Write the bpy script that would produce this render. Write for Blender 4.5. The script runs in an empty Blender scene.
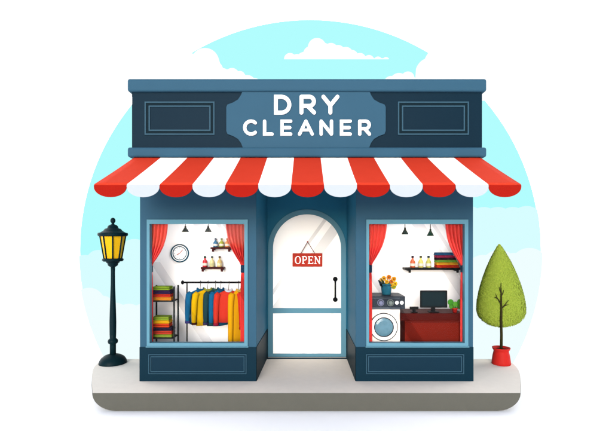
import bpy, bmesh, math, random
from mathutils import Vector, Matrix
random.seed(7)
PI = math.pi
C = bpy.context.scene.collection
F, D, EYE, HX, HY = 441.0, 7.0, 2.238, 306.0, 240.0      # focal length in picture units, camera distance, eye height, vanishing point
EXPOSURE = 0.95
TONE = .46      # paints are this much deeper than the exposed picture shows them

def at(px, py, y):
    """a picture measurement turned into metres on the upright plane y"""
    Z = y + D
    return (px - HX) / F * Z, EYE + (HY - py) / F * Z
def ax(px, y): return at(px, 0, y)[0]
def az(py, y): return at(0, py, y)[1]

# ------------------------------------------------------------------ materials
def lin(h):
    h = h.lstrip('#'); out = []
    for i in (0, 2, 4):
        c = int(h[i:i+2], 16) / 255
        out.append(c / 12.92 if c <= .04045 else ((c + .055) / 1.055) ** 2.4)
    return out

MATS = {}
def mat(name, hexc, rough=.6, k=None, var=.05, scale=6.0, bump=.0, metal=0, coat=0, emit=0):
    if name in MATS: return MATS[name]
    m = bpy.data.materials.new(name); m.use_nodes = True
    nt = m.node_tree; b = nt.nodes['Principled BSDF']
    k = TONE if k is None else k * .9 if k < .8 else k
    c = [min(.92, v * k) for v in lin(hexc)]
    tc = nt.nodes.new('ShaderNodeTexCoord')
    nz = nt.nodes.new('ShaderNodeTexNoise'); nz.inputs['Scale'].default_value = scale; nz.inputs['Detail'].default_value = 5
    nt.links.new(tc.outputs['Object'], nz.inputs['Vector'])
    mx = nt.nodes.new('ShaderNodeMix'); mx.data_type = 'RGBA'
    mx.inputs[6].default_value = [v * (1 - var) for v in c] + [1]
    mx.inputs[7].default_value = [min(.95, v * (1 + var)) for v in c] + [1]
    nt.links.new(nz.outputs['Fac'], mx.inputs[0]); nt.links.new(mx.outputs[2], b.inputs['Base Color'])
    b.inputs['Roughness'].default_value = rough; b.inputs['Metallic'].default_value = metal
    b.inputs['Specular IOR Level'].default_value = .04
    if coat: b.inputs['Coat Weight'].default_value = coat; b.inputs['Coat Roughness'].default_value = .12
    if bump:
        bp = nt.nodes.new('ShaderNodeBump'); bp.inputs['Strength'].default_value = bump; bp.inputs['Distance'].default_value = .01
        n2 = nt.nodes.new('ShaderNodeTexNoise'); n2.inputs['Scale'].default_value = scale * 9; n2.inputs['Detail'].default_value = 6
        nt.links.new(tc.outputs['Object'], n2.inputs['Vector'])
        nt.links.new(n2.outputs['Fac'], bp.inputs['Height']); nt.links.new(bp.outputs['Normal'], b.inputs['Normal'])
    if emit:
        b.inputs['Emission Color'].default_value = c + [1]; b.inputs['Emission Strength'].default_value = emit
    MATS[name] = m
    return m
def sky_mat(name, hexc, gain=1.0):
    m = bpy.data.materials.new(name); m.use_nodes = True
    nt = m.node_tree; nt.nodes.clear()
    e = nt.nodes.new('ShaderNodeEmission'); o = nt.nodes.new('ShaderNodeOutputMaterial')
    e.inputs['Color'].default_value = lin(hexc) + [1]; e.inputs['Strength'].default_value = gain / 2 ** EXPOSURE
    nt.links.new(e.outputs[0], o.inputs['Surface']); return m
def glass_mat(name, tint=(1, 1, 1), gloss=.05):
    m = bpy.data.materials.new(name); m.use_nodes = True
    nt = m.node_tree; nt.nodes.clear()
    t = nt.nodes.new('ShaderNodeBsdfTransparent'); t.inputs[0].default_value = (*tint, 1)
    g = nt.nodes.new('ShaderNodeBsdfGlossy'); g.inputs['Roughness'].default_value = .03
    mx = nt.nodes.new('ShaderNodeMixShader'); mx.inputs[0].default_value = gloss
    o = nt.nodes.new('ShaderNodeOutputMaterial')
    nt.links.new(t.outputs[0], mx.inputs[1]); nt.links.new(g.outputs[0], mx.inputs[2]); nt.links.new(mx.outputs[0], o.inputs['Surface'])
    return m

FACADE = mat('facade_blue_paint', '3F6C89', .55, k=.47, bump=.05, scale=3)
SIGNDARK = mat('sign_dark_paint', '11364C', .5, k=.36, scale=3)
PLINTH = mat('plinth_dark_paint', '103B50', .5, k=.38, scale=3)
PLINTHIN = mat('plinth_panel_paint', '183E55', .5, k=.40, scale=3)
RECESSPLINTH = mat('recess_plinth_paint', '10303B', .5, scale=3)
RECESS = mat('recess_teal_shade', '1F5A74', .55, k=1.1, scale=3)  # porch shade put into the colour, in place of the facade blue
MOULD = mat('moulding_blue_paint', '4A758E', .5, k=.38)
FRAME = mat('window_frame_paint', '6FA9C2', .45)
WHITEWALL = mat('interior_white_paint', 'FBFBFC', .9, var=.01, k=.87)
WHITE = mat('white_enamel', 'FDFDFD', .4, var=.01, k=.9)
TEXTW = mat('white_letter_paint', 'FFFFFF', .5, var=.01, k=.92)
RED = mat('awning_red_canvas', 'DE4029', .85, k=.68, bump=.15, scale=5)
REDV = mat('valance_red_shaded', 'C92518', .85, k=.42, bump=.15, scale=5)  # darker copy of the awning red, valance shade put into the colour
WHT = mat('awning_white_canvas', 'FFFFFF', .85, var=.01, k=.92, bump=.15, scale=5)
WHTV = mat('valance_white_shaded', 'E6F1FD', .85, var=.01, k=.43, bump=.15, scale=5)  # greyed copy of the awning white, shade and sky tint painted in
CURT = mat('curtain_coral_cloth', 'FA4845', .8, k=.66, var=.08, scale=10, bump=.1)
TIE = mat('navy_tie_cloth', '1F3A57', .8)
IRON = mat('lamp_black_green_iron', '0F2B33', .45, var=.15)
AMBER = mat('lamp_amber_glass', 'F7C01E', .25, var=.02, emit=.25)
BLACK = mat('black_metal', '15171A', .45)
DARKROD = mat('dark_steel', '23282B', .45)
BROWN = mat('dark_brown_wood', '4A1517', .5, var=.12)
COUNTER = mat('red_brown_wood', '841B09', .55, k=.50, var=.12, scale=9)
COUNTERTOP = mat('dark_red_brown_wood', '5E0E06', .5, k=.42, var=.12, scale=9)
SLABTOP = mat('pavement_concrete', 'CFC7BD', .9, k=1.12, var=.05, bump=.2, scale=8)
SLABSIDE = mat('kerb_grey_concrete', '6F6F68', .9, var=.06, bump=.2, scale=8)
POT = mat('red_glazed_pot', 'DD2F29', .5, var=.06)
BARK = mat('dark_bark', '3E3A20', .85, var=.25, scale=20, bump=.3)
SOIL = mat('potting_soil', '3A2A1C', .95, var=.2, scale=40)
GLASS = glass_mat('clear_window_glass', (1, 1, 1), .002)
STREAK = glass_mat('window_shine_grey', (.91, .91, .918), .0)  # tint for painted shine on the window panes
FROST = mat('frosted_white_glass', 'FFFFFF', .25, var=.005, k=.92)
DOORSTREAK = mat('door_shine_grey', 'EDEDEE', .35, var=.01, k=.8)  # grey for the painted shine on the door glass

# ------------------------------------------------------------------ mesh building
class B:
    def __init__(s): s.bm = bmesh.new()
    def box(s, x0, x1, y0, y1, z0, z1, bev=0, seg=2):
        t = bmesh.new()
        bmesh.ops.create_cube(t, size=1)
        for v in t.verts:
            v.co = Vector(((x0 + x1) / 2 + v.co.x * (x1 - x0), (y0 + y1) / 2 + v.co.y * (y1 - y0), (z0 + z1) / 2 + v.co.z * (z1 - z0)))
        if bev: bmesh.ops.bevel(t, geom=t.edges[:], offset=bev, segments=seg, profile=.5, affect='EDGES')
        return s.merge(t)
    def merge(s, t, mi=None):
        mp = {}
        for v in t.verts: mp[v] = s.bm.verts.new(v.co)
        for f in t.faces:
            n = s.bm.faces.new([mp[v] for v in f.verts]); n.smooth = f.smooth
            n.material_index = f.material_index if mi is None else mi
        t.free(); return s
    def prism(s, pts, y0, y1, mi=0):
        """outline in x,z extruded between the planes y0 and y1"""
        a = [s.bm.verts.new((x, y0, z)) for x, z in pts]; b = [s.bm.verts.new((x, y1, z)) for x, z in pts]
        n = len(pts)
        fs = [s.bm.faces.new(a), s.bm.faces.new(b[::-1])]
        for i in range(n): fs.append(s.bm.faces.new((a[i], b[i], b[(i + 1) % n], a[(i + 1) % n])))
        for f in fs: f.material_index = mi
        return s
    def ring(s, outer, inner, y0, y1, closed=True, mi=0):
        n = len(outer)
        V = [[s.bm.verts.new((x, y, z)) for x, z in L] for L in (outer, inner) for y in (y0, y1)]
        of, ob, jf, jb = V
        for i in range(n if closed else n - 1):
            j = (i + 1) % n
            for q in ((of[i], of[j], jf[j], jf[i]), (ob[i], jb[i], jb[j], ob[j]), (of[i], ob[i], ob[j], of[j]), (jf[i], jf[j], jb[j], jb[i])):
                s.bm.faces.new(q).material_index = mi
        if not closed:
            s.bm.faces.new((of[0], jf[0], jb[0], ob[0])); s.bm.faces.new((of[-1], ob[-1], jb[-1], jf[-1]))
        return s
    def rect_ring(s, x0, x1, z0, z1, w, y0, y1, wl=None, wr=None, wt=None, wb=None):
        wl = w if wl is None else wl; wr = w if wr is None else wr; wt = w if wt is None else wt; wb = w if wb is None else wb
        return s.ring([(x0, z0), (x1, z0), (x1, z1), (x0, z1)], [(x0 + wl, z0 + wb), (x1 - wr, z0 + wb), (x1 - wr, z1 - wt), (x0 + wl, z1 - wt)], y0, y1)
    def lathe(s, prof, cx, cy, n=32, sy=1.0, smooth=True, cap=True):
        rings = []
        for r, z in prof:
            rings.append([s.bm.verts.new((cx + r * math.cos(2 * PI * i / n), cy + sy * r * math.sin(2 * PI * i / n), z)) for i in range(n)])
        for a, b in zip(rings, rings[1:]):
            for i in range(n):
                f = s.bm.faces.new((a[i], a[(i + 1) % n], b[(i + 1) % n], b[i])); f.smooth = smooth
        if cap:
            s.bm.faces.new(rings[0][::-1]); s.bm.faces.new(rings[-1])
        return s
    def disc(s, cx, cz, prof, n=40):
        """a turned piece facing the street: prof = [(radius, y), ...]"""
        rings = [[s.bm.verts.new((cx + r * math.cos(2 * PI * i / n), y, cz + r * math.sin(2 * PI * i / n))) for i in range(n)] for r, y in prof]
        for a, b in zip(rings, rings[1:]):
            for i in range(n): s.bm.faces.new((a[i], a[(i + 1) % n], b[(i + 1) % n], b[i]))
        s.bm.faces.new(rings[0]); s.bm.faces.new(rings[-1][::-1]); return s
    def tube(s, pts, rad, n=10, flat=None):
        pts = [Vector(p) for p in pts]
        rad = rad if isinstance(rad, (list, tuple)) else [rad] * len(pts)
        rings = []; up = Vector((0, 1, 0))
        for i, p in enumerate(pts):
            d = (pts[min(i + 1, len(pts) - 1)] - pts[max(i - 1, 0)]).normalized()
            u = up - d * up.dot(d)
            if u.length < .05: u = Vector((1, 0, 0)) - d * d.x
            u.normalize(); w = d.cross(u)
            k = 1 if flat is None else flat
            rings.append([s.bm.verts.new(p + (u * math.cos(2 * PI * j / n) * k + w * math.sin(2 * PI * j / n)) * rad[i]) for j in range(n)])
        for a, b in zip(rings, rings[1:]):
            for j in range(n):
                f = s.bm.faces.new((a[j], a[(j + 1) % n], b[(j + 1) % n], b[j])); f.smooth = True
        s.bm.faces.new(rings[0][::-1]); s.bm.faces.new(rings[-1]); return s
    def ball(s, c, r, sx=1, sy=1, sz=1, u=16, v=10):
        t = bmesh.new(); bmesh.ops.create_uvsphere(t, u_segments=u, v_segments=v, radius=r)
        for w in t.verts: w.co = Vector((c[0] + w.co.x * sx, c[1] + w.co.y * sy, c[2] + w.co.z * sz))
        for f in t.faces: f.smooth = True
        return s.merge(t)
    def ribbon(s, pts, w, y0, y1, closed=False):
        P = [Vector(p) for p in pts]; n = len(P); L, R = [], []
        for i in range(n):
            a = P[(i - 1) % n] if (closed or i > 0) else None; b = P[(i + 1) % n] if (closed or i < n - 1) else None
            d1 = (P[i] - a).normalized() if a is not None else None; d2 = (b - P[i]).normalized() if b is not None else None
            d1 = d1 or d2; d2 = d2 or d1
            n1 = Vector((-d1.y, d1.x)); n2 = Vector((-d2.y, d2.x)); m = (n1 + n2).normalized(); k = w / 2 / max(.4, m.dot(n1))
            L.append(P[i] + m * k); R.append(P[i] - m * k)
        if closed: return s.ring([tuple(p) for p in L], [tuple(p) for p in R], y0, y1)
        def cap(p, d, q):
            th = math.atan2((q - p).y, (q - p).x)
            return [p + Vector((math.cos(th - PI * j / 8), math.sin(th - PI * j / 8))) * (w / 2) for j in range(1, 8)]
        out = L + cap(P[-1], None, L[-1]) + R[::-1] + cap(P[0], None, R[0])
        return s.prism([tuple(p) for p in out], y0, y1)
    def done(s, name, m, parent=None, base=(0, 0, 0), smooth_angle=None):
        bmesh.ops.recalc_face_normals(s.bm, faces=s.bm.faces[:])
        root = parent
        while root is not None and root.parent is not None: root = root.parent
        org = Vector(root.location) if root is not None else Vector(base)
        bmesh.ops.translate(s.bm, verts=s.bm.verts[:], vec=-org)
        me = bpy.data.meshes.new(name); s.bm.to_mesh(me); s.bm.free()
        for q in (m if isinstance(m, (list, tuple)) else [m]): me.materials.append(q)
        o = bpy.data.objects.new(name, me); C.objects.link(o)
        if parent is not None: o.parent = parent
        else: o.location = org
        return o

def tag(o, label, cat, group=None):
    o['label'] = label; o['category'] = cat
    if group: o['group'] = group
    return o
def thing(name, label, cat, base, group=None):
    o = bpy.data.objects.new(name, None); C.objects.link(o); o.location = base; o.empty_display_size = .1
    return tag(o, label, cat, group)
def structure(o): o['kind'] = 'structure'; return o
def arc(cx, cz, rx, rz, a0, a1, n):
    return [(cx + rx * math.cos(math.radians(a0 + (a1 - a0) * i / n)), cz + rz * math.sin(math.radians(a0 + (a1 - a0) * i / n))) for i in range(n + 1)]
def clip(poly, keep):
    """cut a convex outline by convex outline keep (counter-clockwise)"""
    out = poly
    for i in range(len(keep)):
        a, b = keep[i], keep[(i + 1) % len(keep)]
        def side(p): return (b[0] - a[0]) * (p[1] - a[1]) - (b[1] - a[1]) * (p[0] - a[0])
        src, out = out, []
        for j in range(len(src)):
            p, q = src[j], src[(j + 1) % len(src)]; sp, sq = side(p), side(q)
            if sp >= 0: out.append(p)
            if sp * sq < 0:
                t = sp / (sp - sq); out.append((p[0] + (q[0] - p[0]) * t, p[1] + (q[1] - p[1]) * t))
        if not out: return []
    return out

# ------------------------------------------------------------------ setting: ground, pavement, sky
GZ = -.268
b = B(); b.box(-150, 150, -150, 150, GZ - .3, GZ - .004)
structure(b.done('ground', mat('white_studio_ground', 'FFFFFF', .95, var=.005, k=.92)))

b = B(); n = 48; R0 = 34
lo = [b.bm.verts.new((R0 * math.cos(t), R0 * math.sin(t), GZ - .2)) for t in [PI * i / n for i in range(n + 1)]]
hi = [b.bm.verts.new((v.co.x, v.co.y, 30)) for v in lo]
top = [b.bm.verts.new((v.co.x * .6, v.co.y * .6, 38)) for v in lo]
for i in range(n):
    b.bm.faces.new((lo[i], lo[i + 1], hi[i + 1], hi[i])); b.bm.faces.new((hi[i], hi[i + 1], top[i + 1], top[i]))
structure(b.done('sky', sky_mat('bright_white_sky', 'FFFFFF', 4.0)))

SY = 2.10
ccx, ccz = at(310, 250, SY); cr = 230 / F * (SY + D)
pts = [p for p in arc(ccx, ccz, cr, cr, 0, 360, 144)[:-1] if p[1] > GZ + .002]
k = max(range(len(pts)), key=lambda i: math.hypot(pts[i][0] - pts[i - 1][0], pts[i][1] - pts[i - 1][1]))
pts = pts[k:] + pts[:k]
ex = math.sqrt(cr ** 2 - (ccz - GZ) ** 2)
pts = [(ccx + ex, GZ)] + pts + [(ccx - ex, GZ)] if pts[0][0] > ccx else [(ccx - ex, GZ)] + pts + [(ccx + ex, GZ)]
b = B(); b.prism(pts, SY, SY + .08)
structure(b.done('blue_sky', sky_mat('pale_cyan_sky', 'B2FDFE')))
disc_poly = arc(ccx, ccz, cr * .9995, cr * .9995, 0, 360, 96)[:-1]

def puffs(spec, y):
    """cloud outline: spec = bumps [(px, py, radius)] whose upper envelope is the top, closed along a base"""
    x0 = min(p[0] - p[2] for p in spec); x1 = max(p[0] + p[2] for p in spec); out = []
    for i in range(161):
        x = x0 + (x1 - x0) * i / 160; best = None
        for (cx, cy, r) in spec:
            d = r * r - (x - cx) ** 2
            if d >= 0:
                t = cy - math.sqrt(d); best = t if best is None else min(best, t)
        if best is not None: out.append((x, best))
    return out
def cloud(name, top, base_py, y, m, label, inside=False):
    p = [at(x, min(t, base_py - .05), y) for x, t in top]
    z0 = az(base_py, y) if base_py < 355 else GZ
    poly = [(p[0][0], z0)] + p + [(p[-1][0], z0)]
    poly = [q for i, q in enumerate(poly) if i == 0 or math.hypot(q[0] - poly[i - 1][0], q[1] - poly[i - 1][1]) > 1e-4]
    if inside:
        poly = clip(poly, disc_poly)
        poly = [q for i, q in enumerate(poly) if math.hypot(q[0] - poly[i - 1][0], q[1] - poly[i - 1][1]) > 1e-4]
    b = B(); b.prism(poly, y, y + .05)
    cx = (p[0][0] + p[-1][0]) / 2
    return tag(b.done(name, m, None, (cx, y, z0)), label, 'cloud', 'clouds in the sky')
CW = sky_mat('white_cloud', 'FFFFFF', 1.1); CP = sky_mat('thin_pale_cloud', 'D7FDFF'); CP2 = sky_mat('thin_white_cloud', 'EFFEFF')
cloud('cloud', puffs([(290, 59, 6), (297, 59, 5), (304, 59, 7), (310, 53, 6.5), (317, 47, 9), (324, 50, 7), (331, 50, 7), (338, 52, 7), (346, 54, 7), (352, 56, 6), (360, 59, 6), (369, 60, 5), (378, 60.5, 4), (386, 60, 3)], SY - .06), 58.3, SY - .06, CW,
      'small white cloud with a flat base, alone above the shop sign')
cloud('cloud', puffs([(150, 80, 45), (186, 66, 14), (205, 62, 14), (214, 70, 9), (222, 77, 9), (232, 75, 7), (240, 76, 5), (247, 84, 9), (254, 86, 8), (262, 87, 7)], SY - .06), 96, SY - .06, CW,
      'big white cloud rising behind the sign board near the letter D')
cloud('cloud', puffs([(391, 83, 7), (399, 82, 9), (408, 78, 6.5), (414, 84, 6), (430, 72, 14), (446, 66, 22), (470, 80, 30)], SY - .06), 100, SY - .06, CW,
      'white cloud behind the sign board past the last letter R')
cloud('cloud', puffs([(76, 300, 30), (84, 268, 13), (98, 262, 12), (110, 262, 14), (122, 256, 14), (134, 254, 15), (150, 252, 14), (176, 262, 22), (200, 280, 30)], SY - .045), 370, SY - .045, CP,
      'pale bluish cloud bank behind the street lamp lantern', True)
cloud('cloud', puffs([(70, 316, 24), (88, 304, 16), (101, 310, 14), (114, 318, 15), (128, 318, 14), (142, 316, 12), (160, 330, 24)], SY - .11), 370, SY - .11, CP2,
      'whitish low cloud bank behind the foot of the street lamp', True)
cloud('cloud', puffs([(440, 240, 30), (468, 226, 20), (484, 222, 15), (498, 224, 17), (513, 222, 15), (527, 222, 16), (545, 232, 20)], SY - .045), 370, SY - .045, CP,
      'pale bluish cloud bank above the tip of the potted tree', True)
cloud('cloud', puffs([(440, 300, 34), (466, 284, 24), (484, 272, 17), (500, 268, 18), (515, 270, 17), (530, 266, 18), (548, 276, 24)], SY - .11), 370, SY - .11, CP2,
      'whitish low cloud bank behind the potted tree', True)

# pavement: rounded platform whose ends curl under
def ground_pt(px, py): Z = EYE * F / (py - HY); return ((px - HX) / F * Z, Z - D)
out = [ground_pt(92.2, 393), ground_pt(91.6, 384), ground_pt(92, 374)]
out += [ground_pt(92 + 17 * (1 - math.cos(math.radians(a))), 374 - 15 * math.sin(math.radians(a))) for a in range(12, 91, 12)]
out += [ground_pt(113, 359), ground_pt(498, 359)]
out += [ground_pt(520.6 - 21 * (1 - math.sin(math.radians(a))), 378 - 19 * math.cos(math.radians(a))) for a in range(6, 91, 12)]
out += [ground_pt(521, 384), ground_pt(520.6, 393)]
b = B(); rr = .258; layers = []
for t in [0, .012, .03, .055, .09, .13, .17, .205, .235, .252, .262]:
    tt = max(0, t - .004); inset = rr * 1.35 * (1 - math.sqrt(max(0, 1 - (min(tt, rr) / rr) ** 2)))
    lip = .003 if t == 0 else 0
    layers.append([b.bm.verts.new((math.copysign(abs(x) - inset - lip, x), y + (lip if y < 0 else -lip), -t)) for x, y in out])
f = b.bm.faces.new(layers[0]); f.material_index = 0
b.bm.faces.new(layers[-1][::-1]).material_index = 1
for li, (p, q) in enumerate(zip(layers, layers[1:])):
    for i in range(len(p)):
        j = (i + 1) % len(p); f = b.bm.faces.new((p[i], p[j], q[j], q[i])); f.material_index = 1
structure(b.done('pavement', [SLABTOP, SLABSIDE]))

# ------------------------------------------------------------------ the shop
shop = thing('shop_building', 'blue dry cleaner shop with striped awning and two display windows', 'shop', (0, 0, 0))
XL0, XL1 = (140 - HX) / 63, (256 - HX) / 63; XR0, XR1 = (356 - HX) / 63, (473 - HX) / 63
PZ = az(347, 0); WT = 3.56; RY = 1.43
rx0, rx1 = ax(267.2, RY), ax(346.8, RY)
WIN = [(147, 248), (366, 468)]
wz1 = az(219.5, 0); wz0 = PZ
# front wall: two piers with window openings, painted blue
b = B()
for (a, c), (x0, x1) in zip(WIN, ((XL0, XL1), (XR0, XR1))):
    b.ring([(x0, PZ), (x1, PZ), (x1, WT), (x0, WT)], [(ax(a, 0), PZ + .003), (ax(c, 0), PZ + .003), (ax(c, 0), wz1), (ax(a, 0), wz1)], 0, .1)
# body behind: side walls flare slightly, roof slab and rear wall
for s, x in ((-1, XL0), (1, XR1)):
    xb = x + s * .36; t = bmesh.new()
    v = [t.verts.new(p) for p in ((x, .1, GZ), (xb, 1.62, GZ), (xb, 1.62, WT), (x, .1, WT), (x - s * .06, .1, GZ), (xb - s * .06, 1.62, GZ), (xb - s * .06, 1.62, WT), (x - s * .06, .1, WT))]
    for q in ((0, 1, 2, 3), (4, 7, 6, 5), (0, 4, 5, 1), (3, 2, 6, 7), (0, 3, 7, 4), (1, 5, 6, 2)): t.faces.new([v[i] for i in q])
    b.merge(t)
b.box(XL0 - .35, XR1 + .35, 1.625, 1.70, GZ, WT)
wall = b.done('wall', FACADE, shop)
b = B(); b.box(XL0 - .05, XR1 + .05, .11, 1.61, 3.25, 3.33); b.done('ceiling', WHITEWALL, shop)
for s, x in ((-1, XL0), (1, XR1)):
    xi = XL1 if s < 0 else XR0
    xin = xi + s * .08
    b = B(); b.box(min(xin, x + s * .2), max(xin, x + s * .2), 1.0, 1.06, -.1, 3.24)                # back wall
    b.done('interior_wall', WHITEWALL, shop); b = B(); t = bmesh.new(); xo = x - s * .065
    v = [t.verts.new(p) for p in ((xo, .105, -.1), (xo + s * .215, .995, -.1), (xo + s * .215, .995, 3.24), (xo, .105, 3.24))]
    v2 = [t.verts.new(w.co - Vector((s * .012, 0, 0))) for w in v]
    t.faces.new(v); t.faces.new(v2[::-1])
    for i in range(4): t.faces.new((v[i], v2[i], v2[(i + 1) % 4], v[(i + 1) % 4]))
    b.merge(t); b.done('interior_wall', WHITEWALL, shop); b = B()
    b.box(min(xin, xin + s * .015), max(xin, xin + s * .015), .105, .995, -.1, 3.24)        # partition beside the porch
    b.done('interior_wall', WHITEWALL, shop)
FLZ = .34
for s, x in ((-1, XL0), (1, XR1)):
    b = B(); xi = (XL1 if s < 0 else XR0) + s * .1
    b.box(min(xi, x - s * .08), max(xi, x - s * .08), .106, .99, FLZ - .05, FLZ)
    b.done('display_floor', mat('pale_floor_boards', 'E9E6E0', .5), shop)
# porch: splayed side walls, back wall with the arch, ceiling
b = B()
for s, x, xb in ((-1, XL1, rx0), (1, XR0, rx1)):
    t = bmesh.new(); e = .004
    v = [t.verts.new(p) for p in ((x, .0, PZ), (xb, RY, PZ), (xb, RY, 3.5), (x, .0, 3.5), (x + s * .07, .102, PZ), (xb + s * .07, RY, PZ), (xb + s * .07, RY, 3.5), (x + s * .07, .102, 3.5))]
    for q in ((0, 1, 2, 3), (4, 7, 6, 5), (0, 4, 5, 1), (3, 2, 6, 7), (0, 3, 7, 4), (1, 5, 6, 2)): t.faces.new([v[i] for i in q])
    for w in t.verts: w.co.x -= s * e if w.co.y < .05 else 0
    b.merge(t)
dx0, dx1 = ax(268, RY), ax(346, RY); dcx = (dx0 + dx1) / 2; dr = (dx1 - dx0) / 2
dtop = az(209.3, RY); dspr = dtop - dr * 1.0
archo = arc(dcx, dspr, dr, dr, 0, 180, 36)
b.prism([(rx0 - .3, .0), (rx0 - .3, 3.5), (rx1 + .3, 3.5), (rx1 + .3, .0), (dx1, 0)] + archo + [(dx0, 0)], RY, RY + .1)
b.box(XL1 + .004, XR0 - .004, .01, RY, 3.44, 3.5)
b.done('porch_wall', RECESS, shop)
# plinths
for (a, c), (px0, px1) in zip(((148.5, 246.5), (366, 464)), ((XL0, XL1), (XR0, XR1))):
    b = B(); b.box(px0 - .004, px1 + .004, -.012, .1, 0, PZ); pl = b.done('plinth', PLINTH, shop)
    b = B(); x0, x1, z0, z1 = ax(a, -.02), ax(c, -.02), az(374, -.02), az(354.2, -.02)
    b.box(x0 + .02, x1 - .02, -.016, -.010, z0 + .02, z1 - .02)
    pn = b.done('panel', PLINTHIN, pl)
    b = B(); b.rect_ring(x0, x1, z0, z1, .012, -.026, -.008); b.rect_ring(x0 + .034, x1 - .034, z0 + .034, z1 - .034, .010, -.024, -.008)
    b.done('moulding', MOULD, pl)
for s, x, xb in ((-1, XL1, rx0), (1, XR0, rx1)):
    b = B(); t = bmesh.new(); o = -s * .012
    v = [t.verts.new(p) for p in ((x + o, -.008, 0), (xb + o, RY - .003, 0), (xb + o, RY - .003, PZ), (x + o, -.008, PZ), (x + s * .06, .103, 0), (xb + s * .06, RY - .003, 0), (xb + s * .06, RY - .003, PZ), (x + s * .06, .103, PZ))]
    for q in ((0, 1, 2, 3), (4, 7, 6, 5), (0, 4, 5, 1), (3, 2, 6, 7), (0, 3, 7, 4), (1, 5, 6, 2)): t.faces.new([v[i] for i in q])
    b.merge(t); b.done('porch_plinth', RECESSPLINTH, shop)

# door
df = B(); fw = ax(273, RY) - dx0
ri = dr - fw
y0d, y1d = RY - .02, RY + .05
outer = [(dx1, .005)] + arc(dcx, dspr, dr - .002, dr - .002, 0, 180, 36) + [(dx0, .005)]
inner = [(dx1 - fw, .005)] + arc(dcx, dspr, ri, ri, 0, 180, 36) + [(dx0 + fw, .005)]
df.ring(outer, inner, y0d, y1d, closed=False)
df.box(dx0 + fw, dx1 - fw, y0d + .004, y1d - .004, az(313.2, RY), az(308, RY))
df.box(dx0 + fw, dx1 - fw, y0d + .004, y1d - .004, .005, az(353.6, RY))
door = df.done('door', FRAME, shop)
b = B(); b.box(dx0 - .0, dx1 + .0, RY - .06, RY - .02, 0, .014, .004)
b.done('threshold', mat('grey_stone_sill', 'A9B2B5', .7), door)
gpoly = [(dx1 - fw, .02)] + arc(dcx, dspr, ri, ri, 0, 180, 36) + [(dx0 + fw, .02)]
b = B(); b.prism(gpoly, RY + .012, RY + .022); b.done('glass_pane', FROST, door)
gy = RY + .012
up = [(dx1 - fw, az(308, RY))] + arc(dcx, dspr, ri, ri, 0, 180, 36) + [(dx0 + fw, az(308, RY))]
low = [(dx0 + fw, az(353.6, RY)), (dx1 - fw, az(353.6, RY)), (dx1 - fw, az(313.2, RY)), (dx0 + fw, az(313.2, RY))]
def band(poly_px, keep, y, thick, m, parent, name='shine_streak'):
    p = clip([at(x, z, y) for x, z in poly_px], keep)
    if len(p) > 2:
        q = [p[0]]
        for r in p[1:]:
            if math.hypot(r[0] - q[-1][0], r[1] - q[-1][1]) > 1e-4: q.append(r)
        b = B(); b.prism(q, y - thick, y - .0003); b.done(name, m, parent)
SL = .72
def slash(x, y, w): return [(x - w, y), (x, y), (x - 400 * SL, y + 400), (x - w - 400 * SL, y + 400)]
# slanting shine streaks on the door glass, reflections painted as grey strips
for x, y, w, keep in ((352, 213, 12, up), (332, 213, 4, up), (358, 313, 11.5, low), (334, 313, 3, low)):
    band(slash(x, y, w)[::-1], keep, gy, .0025, DOORSTREAK, door)
hx = ax(335.2, RY - .07)
b = B(); za, zb = az(279, RY - .07), az(299.5, RY - .07)
b.tube([(hx, RY - .075, zb), (hx, RY - .075, za)], .016, 12)
for z in (za, zb):
    b.ball((hx, RY - .075, z), .045); b.tube([(hx, RY - .07, z), (hx, RY + .012, z)], .02, 12)
b.done('handle', BLACK, door)

# display windows
for wi, (a, c) in enumerate(WIN):
    x0, x1 = ax(a, 0), ax(c, 0)
    b = B()
    b.rect_ring(x0 + .002, x1 - .002, wz0 + .004, wz1 - .002, 0, -.018, .085, wl=.045, wr=.055, wt=.07, wb=.062)
    wf = b.done('window', FRAME, shop)
    b = B(); b.box(x0 - .01, x1 + .01, -.035, .0, wz0 - .001, wz0 + .018, .004); b.done('sill', FRAME, wf)
    b = B(); b.box(x0 + .04, x1 - .05, .03, .036, wz0 + .06, wz1 - .065); gp = b.done('glass_pane', GLASS, wf)
    keep = [(x0 + .047, wz0 + .066), (x1 - .057, wz0 + .066), (x1 - .057, wz1 - .073), (x0 + .047, wz1 - .073)]
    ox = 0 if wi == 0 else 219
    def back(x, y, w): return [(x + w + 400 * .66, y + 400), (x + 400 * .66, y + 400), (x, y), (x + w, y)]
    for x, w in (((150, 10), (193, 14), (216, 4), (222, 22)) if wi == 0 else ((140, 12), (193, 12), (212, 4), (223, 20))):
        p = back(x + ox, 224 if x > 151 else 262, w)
        band(p[::-1] if False else p, keep, .028, .0015, STREAK, wf)  # shine across the pane, painted as tinted strips

# sign board across the top
sy = -.10
sb = B(); sb.box(ax(132, sy), ax(482, sy), sy, 1.2, az(150, sy), az(88, sy)); board = sb.done('sign_board', SIGNDARK, shop)
for py0, py1, nm in ((78.4, 91.3, 'cornice'), (147, 157, 'lower_moulding')):
    b = B(); yy = -.16; b.box(ax(127, yy), ax(487, yy), yy, 1.3, az(py1, yy), az(py0, yy), .036, 4); b.done(nm, FACADE, board)
yp = -.125
def plq(px, py): return at(px, py, yp)
T, U, V, Wd = 91, 104.5, 134, 148
o2 = [(242.5, T), (241, 95), (238, 99.5), (233, 102.5), (227.5, U), (226.3, 107), (226.3, 131), (227.5, V), (233, 136), (238, 139), (241, 143), (243, Wd)]
o2 = [(x, y) for x, y in o2]
pl2 = [plq(x, y) for x, y in o2] + [plq(612 - x, y) for x, y in o2[::-1]]
b = B(); b.prism(pl2, yp, sy + .01); b.done('plaque', FACADE, board)
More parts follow.
